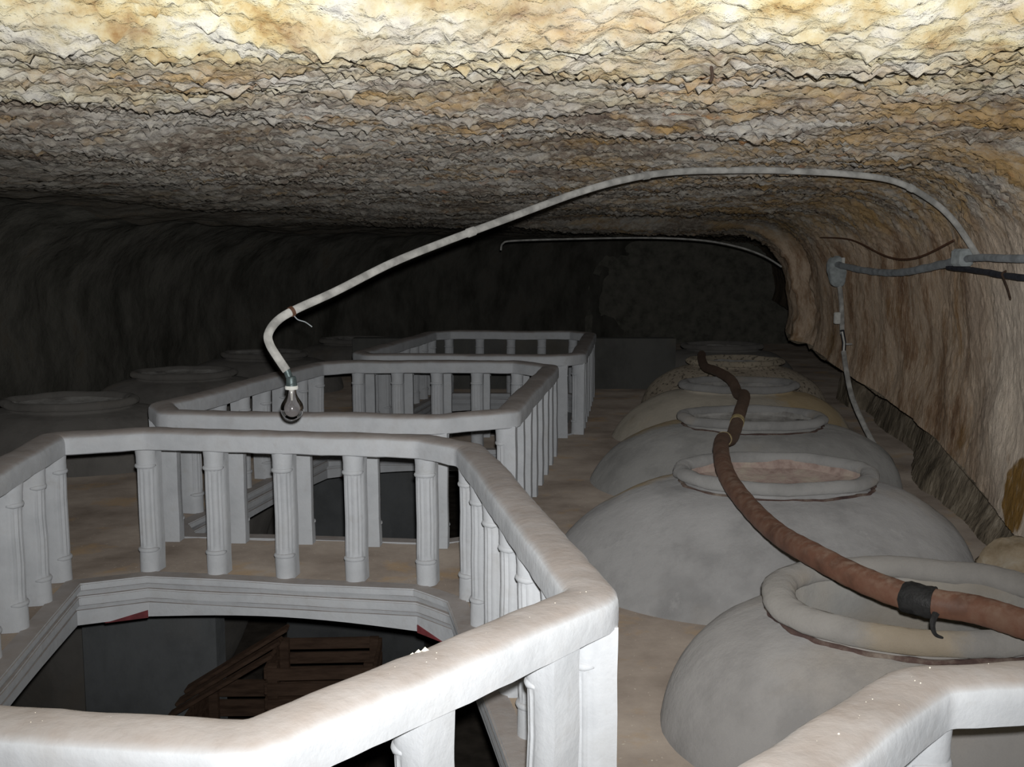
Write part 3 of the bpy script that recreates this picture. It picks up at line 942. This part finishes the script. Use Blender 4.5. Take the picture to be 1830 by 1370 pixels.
# rubble wedged between the second jar, the wall and the nearest jar
def rock(name, c, s, seed, label):
    bm = bmesh.new(); bmesh.ops.create_icosphere(bm, subdivisions=4, radius=1.0)
    V = np.array([v.co[:] for v in bm.verts])
    d = 1 + 0.28 * pn(V * 1.3 + seed) + 0.16 * np.abs(pn(V * 2.9 + seed)) + 0.06 * pn(V * 7 + seed)
    V = V * d[:, None] * np.array(s) ; V[:, 2] = np.maximum(V[:, 2], -s[2] * 0.75) + s[2] * 0.75
    for v, q in zip(bm.verts, V): v.co = q
    me = bpy.data.meshes.new(name); bm.to_mesh(me); bm.free()
    o = link_mesh(name, me, M['stone'], angle=60); o.location = c
    return tag(o, label, 'stone', 'rubble behind the nearest jar')
rock('rubble_stone', (2.24, 4.40, 0.0), (0.19, 0.21, 0.20), 2.0, 'larger tan rubble stone between the second jar and the wall')
rock('rubble_stone', (2.44, 4.06, 0.0), (0.12, 0.14, 0.15), 9.0, 'smaller tan rubble stone at the right edge below the ochre patch')

# ------------------------------------------------------------------ hose lying over the jar mouths
hp = [(1.62, 2.50, 0.555), (1.518, 2.745, 0.56), (1.45, 2.868, 0.562), (1.376, 2.983, 0.56), (1.249, 3.085, 0.555), (1.139, 3.269, 0.56), (1.058, 3.557, 0.562), (1.050, 3.960, 0.52),
      (1.036, 4.356, 0.52), (1.025, 4.769, 0.555), (1.082, 5.249, 0.572), (1.236, 6.0, 0.535), (1.392, 6.468, 0.47), (1.552, 6.978, 0.55), (1.79, 7.9, 0.545), (1.84, 8.35, 0.50), (1.865, 8.75, 0.565),
      (1.86, 9.347, 0.575), (1.87, 9.95, 0.55), (1.96, 10.65, 0.56), (2.02, 10.98, 0.575)]
hpath = catmull(hp, 10)
hose = empty('hose', hp[7]); tag(hose, 'brown rubber hose snaking over the mouths of the right jars', 'hose')
inv = Matrix.Translation(hose.location).inverted()
def in_hose(path): return [inv @ Vector(p) for p in path]
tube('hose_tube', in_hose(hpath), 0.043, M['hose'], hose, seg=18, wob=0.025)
i0 = 37
tp = hpath[i0:i0 + 6]
tube('tape_wrap', in_hose(tp), 0.049, M['tape'], hose, seg=18, wob=0.05)['label'] = 'black tape wrapped around the hose'
c = hpath[i0]
tl = [c + Vector((-0.01, -0.035, -0.02)), c + Vector((-0.025, -0.05, -0.045)), c + Vector((-0.02, -0.06, -0.075)), c + Vector((0.005, -0.058, -0.088))]
tube('tape_tail', in_hose(catmull(tl, 5)), 0.010, M['tape'], hose, seg=6, rfun=lambda t: 0.012 * (1 - 0.7 * t))
for k in (112, 126):
    tube('clamp_band', in_hose(hpath[k:k + 2]), 0.0465, M['clamp'], hose, seg=18)['label'] = 'pale metal band'

# ------------------------------------------------------------------ lamp on a bent white conduit
cp = [(2.640, 5.90, 1.60), (2.491, 5.9, 1.803), (2.343, 5.9, 1.928), (2.131, 5.85, 2.020), (1.865, 5.8, 2.055), (1.468, 5.7, 2.066), (1.145, 5.6, 2.060), (0.833, 5.5, 2.042), (0.583, 5.35, 1.995),
      (0.319, 5.2, 1.916), (-0.04, 4.95, 1.776), (-0.293, 4.75, 1.676), (-0.525, 4.55, 1.576), (-0.738, 4.35, 1.46), (-0.873, 4.2, 1.393), (-0.938, 4.15, 1.351), (-0.970, 4.12, 1.301),
      (-0.962, 4.1, 1.258), (-0.930, 4.1, 1.202), (-0.898, 4.1, 1.153)]
lamp = empty('hanging_lamp', (-0.88, 4.1, 0.98)); tag(lamp, 'bare light bulb on a long bent white conduit arching from the right wall', 'lamp')
linv = Matrix.Translation(lamp.location).inverted()
def in_lamp(path): return [linv @ Vector(p) for p in path]
cpath = catmull(cp, 8)
tube('conduit', in_lamp(cpath), 0.0175, M['conduit'], lamp, seg=12)
for k in (20, 60, 84, 113):
    tube('conduit_clip', in_lamp(cpath[k:k + 2]), 0.0215, M['conduit'] if k != 113 else M['wirecop'], lamp, seg=10)
wp = [cpath[113] + Vector(d) for d in ((0, 0, -0.015), (0.02, -0.01, -0.035), (0.05, -0.01, -0.045), (0.075, 0, -0.065))]
tube('loose_wire', in_lamp(catmull(wp, 4)), 0.0022, M['greycable'], lamp, seg=6)
tube('cable_end', in_lamp([(-0.898, 4.1, 1.155), (-0.888, 4.1, 1.128)]), 0.014, M['brass'], lamp, seg=10)
lathe('socket', [(0.001, 0.150), (0.016, 0.150), (0.020, 0.142), (0.021, 0.122), (0.0225, 0.120), (0.0225, 0.112), (0.021, 0.110), (0.001, 0.110)], M['brass'], lamp, seg=20, angle=30)
lathe('socket_ring', [(0.018, 0.113), (0.0245, 0.112), (0.026, 0.105), (0.0245, 0.098), (0.018, 0.097)], M['white'], lamp, seg=22, closed=True, angle=40)
bp = [(0.017, 0.098), (0.018, 0.088), (0.0195, 0.080), (0.023, 0.070), (0.030, 0.058), (0.038, 0.046), (0.0435, 0.034), (0.0455, 0.022), (0.0445, 0.010), (0.040, -0.003), (0.032, -0.014), (0.021, -0.022), (0.010, -0.0265), (0.001, -0.0275)]
bulb = lathe('bulb', [(v.x, v.z) for v in catmull([(a, 0, b) for a, b in bp], 3)], M['glass'], lamp, seg=32, angle=80)
st = lathe('filament_stem', [(0.001, 0.098), (0.010, 0.098), (0.006, 0.080), (0.004, 0.060), (0.0045, 0.054), (0.001, 0.052)], M['white'], bulb, seg=12)
for s in (-1, 1):
    tube('support_wire', [Vector((s * 0.003, 0, 0.055)), Vector((s * 0.008, 0, 0.04)), Vector((s * 0.016, 0, 0.03))], 0.0007, M['greycable'], bulb, seg=5)
tube('filament', [Vector((-0.016, 0, 0.03)), Vector((0, 0.004, 0.028)), Vector((0.016, 0, 0.03))], 0.0006, M['greycable'], bulb, seg=5)

# ------------------------------------------------------------------ wiring on the right wall
cab = empty('wall_cable', (2.62, 6.0, 1.55)); tag(cab, 'thick grey cable bundle sagging along the right wall', 'cable')
ci = Matrix.Translation(cab.location).inverted()
def in_cab(p): return [ci @ Vector(q) for q in p]
tube('cable_bundle', in_cab(catmull([(2.80, 9.0, 1.542), (2.83, 8.3, 1.495), (2.79, 7.5, 1.492), (2.70, 6.6, 1.551), (2.60, 6.0, 1.590)], 8)), 0.026, M['greycable'], cab, seg=10, wob=0.12)
tube('upper_strand', in_cab(catmull([(2.60, 6.0, 1.590), (2.53, 5.6, 1.60), (2.44, 5.1, 1.595), (2.42, 4.6, 1.595)], 6)), 0.020, M['greycable'], cab, seg=10, wob=0.06)
tube('lower_strand', in_cab(catmull([(2.66, 6.35, 1.54), (2.55, 5.7, 1.528), (2.45, 5.1, 1.508), (2.42, 4.6, 1.50)], 6)), 0.016, M['blackcable'], cab, seg=10, wob=0.1)
tube('cable_hook', in_cab(catmull([(2.44, 5.14, 1.535), (2.42, 5.14, 1.52), (2.43, 5.14, 1.495), (2.45, 5.14, 1.45), (2.455, 5.12, 1.41), (2.44, 5.08, 1.40)], 4)), 0.005, M['iron'], cab, seg=6)
V, Fc = box_geo(-0.06, 0.03, -0.07, 0.07, -0.05, 0.06)
bx = box('splice_box', (2.55 - 2.62, 2.63 - 2.62, -0.07, 0.07, 0.0, 0.10), M['boxgrey'], cab, 0.015)

tube_w = tube('thin_wire', catmull([(2.80, 9.5, 1.78), (2.76, 8.5, 1.742), (2.74, 7.6, 1.605), (2.68, 6.9, 1.60), (2.58, 6.10, 1.70)], 8), 0.0065, M['wirecop'], seg=7)
tag(tube_w, 'thin brown wire drooping above the grey cable on the right wall', 'wire')

jb = empty('junction_box', (2.80, 9.02, 1.45)); tag(jb, 'lumpy grey junction box where the wall cable turns down', 'junction box')
V = []
bm = bmesh.new(); bmesh.ops.create_icosphere(bm, subdivisions=3, radius=1.0)
P = np.array([v.co[:] for v in bm.verts]); P = np.sign(P) * np.abs(P) ** 0.6
P *= (1 + 0.12 * pn(P * 1.7))[:, None]; P = P * [0.07, 0.06, 0.13] + np.array([0, 0, 0.03]) + np.stack([0.35 * (P[:, 2] < 0) * 0.06, 0 * P[:, 0], 0 * P[:, 0]], 1)
for v, q in zip(bm.verts, P): v.co = q
me = bpy.data.meshes.new('box_body'); bm.to_mesh(me); bm.free(); link_mesh('box_body', me, M['boxgrey'], jb, angle=70)
box('box_tab', (0.03, 0.055, -0.085, -0.06, 0.06, 0.15), M['white'], jb, 0.004)

dr = empty('drop_cable', (2.80, 8.8, 0.8)); tag(dr, 'white cable dropping from the junction box to behind the jars', 'cable')
di = Matrix.Translation(dr.location).inverted()
def in_dr(p): return [di @ Vector(q) for q in p]
tube('upper_conduit', in_dr(catmull([(2.83, 9.03, 1.40), (2.845, 9.0, 1.311), (2.85, 8.95, 1.12), (2.83, 8.86, 0.95)], 6)), 0.020, M['conduit'], dr, seg=10, wob=0.03)
tube('bare_leads', in_dr([(2.83, 8.87, 0.98), (2.84, 8.82, 0.88), (2.83, 8.80, 0.80)]), 0.017, M['blackcable'], dr, seg=10, wob=0.15)
tube('pale_lead', in_dr([(2.82, 8.83, 0.97), (2.825, 8.78, 0.88), (2.82, 8.77, 0.81)]), 0.008, M['white'], dr, seg=8)
tube('lower_cable', in_dr(catmull([(2.83, 8.80, 0.80), (2.80, 8.62, 0.666), (2.78, 8.38, 0.463), (2.80, 8.1, 0.258), (2.84, 7.9, 0.093), (2.86, 7.8, -0.08)], 8)), 0.021, M['conduit'], dr, seg=10, wob=0.03)
box('terminal_block', (2.765 - 2.80, 2.815 - 2.80, 0.06, 0.11, 0.235, 0.335), M['white'], dr, 0.008)
box('clip', (0.045, 0.10, 0.0, 0.03, 0.06, 0.075), M['conduit'], dr, 0.003)

fc = tube('far_conduit', catmull([(-0.124, 11.6, 1.68), (-0.10, 11.6, 1.755), (0.031, 11.6, 1.785), (0.7, 11.55, 1.805), (1.458, 11.5, 1.815), (2.05, 11.45, 1.79), (2.45, 11.4, 1.72), (2.72, 11.3, 1.62), (2.90, 11.2, 1.50)], 8), 0.010, M['conduit'], seg=8)
tag(fc, 'thin pale conduit arching over the dark back of the cave', 'conduit')

# iron spikes left in the ceiling
for (x, y, z, lab) in ((0.57, 3.05, 2.13, 'small rusty iron nail in the ceiling, top right of centre'), (1.30, 2.62, 2.19, 'rusty iron hook in the ceiling at the top right corner')):
    o = tube('ceiling_nail', catmull([(x, y, z + 0.12), (x, y, z + 0.02), (x + 0.004, y, z - 0.015), (x - 0.003, y + 0.003, z - 0.03)], 4), 0.005, M['iron'], seg=7)
    tag(o, lab, 'nail', 'iron nails in the ceiling')

# ------------------------------------------------------------------ the cellar below, seen through the wells
def plane_struct(name, b, mat, label=None):
    V, Fc = box_geo(*b); o = mesh_obj(name, V, Fc, mat, smooth=False); return tag(o, label, kind='structure')
plane_struct('floor_lower', (-9, 7, -4, 20, -2.75, -2.6), M['lowfloor'], 'earth floor of the cellar below')
plane_struct('wall_lower_far', (-9, 7, 19.6, 19.8, -2.6, -0.15), M['grey'])
plane_struct('wall_lower_left', (-7.6, -7.4, -4, 19.6, -2.6, -0.15), M['grey'])
plane_struct('wall_lower_right', (5.6, 5.8, -4, 19.6, -2.6, -0.15), M['grey'])
plane_struct('wall_lower_back', (-9, 7, -4.1, -3.9, -2.6, -0.15), M['grey'])
plane_struct('wall_parapet', (-1.95, 2.0, 12.6, 12.85, 0.0, 0.62), M['parapet'], 'low dark grey parapet behind the farthest well')
# plastered piers that carry the walkways
plane_struct('wall_lower_pier_1', (-2.93, -2.02, 6.80, 7.02, -2.6, -0.15), M['grey'], 'grey plastered pier below the left walkway')
plane_struct('wall_lower_pier_2', (-2.30, -0.90, 10.2, 10.4, -2.6, -0.15), M['grey'], 'grey plastered pier deeper in the cellar')
plane_struct('wall_lower_pier_3', (-0.55, 1.4, 12.5, 12.9, -2.6, -0.15), M['grey'])

# wooden crates stacked below
def crate(loc, rz, tilt, size, label, nsl=3):
    root = empty('wooden_crate', loc, rz); root.rotation_euler = (tilt[0], tilt[1], rz)
    tag(root, label, 'crate', 'wooden crates in the cellar below')
    sx, sy, sz = size; th = 0.022
    for ix in (-1, 1):
        for iy in (-1, 1):
            box('corner_post', (ix * sx / 2 - 0.03, ix * sx / 2 + 0.03, iy * (sy / 2 - 0.03) - 0.03, iy * (sy / 2 - 0.03) + 0.03, 0, sz), M['wood'], root, 0.003)
    hh = sz / nsl
    for k in range(nsl):
        z0 = k * hh + 0.012; z1 = (k + 1) * hh - 0.012
        for s in (-1, 1):
            box('slat', (-sx / 2 - 0.03, sx / 2 + 0.03, s * (sy / 2 + th / 2) - th / 2, s * (sy / 2 + th / 2) + th / 2, z0, z1), M['wood'], root, 0.003)
            box('slat', (s * (sx / 2 + 0.03 + th / 2) - th / 2, s * (sx / 2 + 0.03 + th / 2) + th / 2, -sy / 2, sy / 2, z0, z1), M['wood'], root, 0.003)
    m = 5; w = sy / m
    for k in range(m):
        box('bottom_slat', (-sx / 2, sx / 2, -sy / 2 + k * w + 0.01, -sy / 2 + (k + 1) * w - 0.01, 0, 0.02), M['wood'], root, 0.003)
    return root
crate((-1.55, 6.45, -2.6), 0.02, (0, 0), (1.15, 0.70, 0.46), 'lowest wooden crate of the stack in the cellar below')
crate((-1.60, 6.47, -2.135), -0.03, (0, 0), (1.10, 0.66, 0.46), 'second wooden crate of the stack in the cellar below')
crate((-1.52, 6.45, -1.67), 0.02, (0, 0), (1.00, 0.64, 0.42), 'third wooden crate of the stack, widest seen through the near well')
crate((-1.22, 6.50, -1.245), 0.05, (0, 0), (0.60, 0.50, 0.30), 'small topmost wooden crate of the stack in the cellar below')
for k, (y, lab) in enumerate(((6.26, 'front'), (6.45, 'middle'), (6.64, 'rear'))):
    o = box('board', (-0.40, 0.40, -0.055, 0.055, 0.0, 0.022), M['wood'], None, 0.003)
    o.location = (-1.83, y, -1.085 + 0.01 * k); o.rotation_euler = (0, -0.55, 0.04 * (k - 1))
    tag(o, lab + ' loose wooden board leaning on the topmost crate below', 'board', 'boards leaning on the crates below')
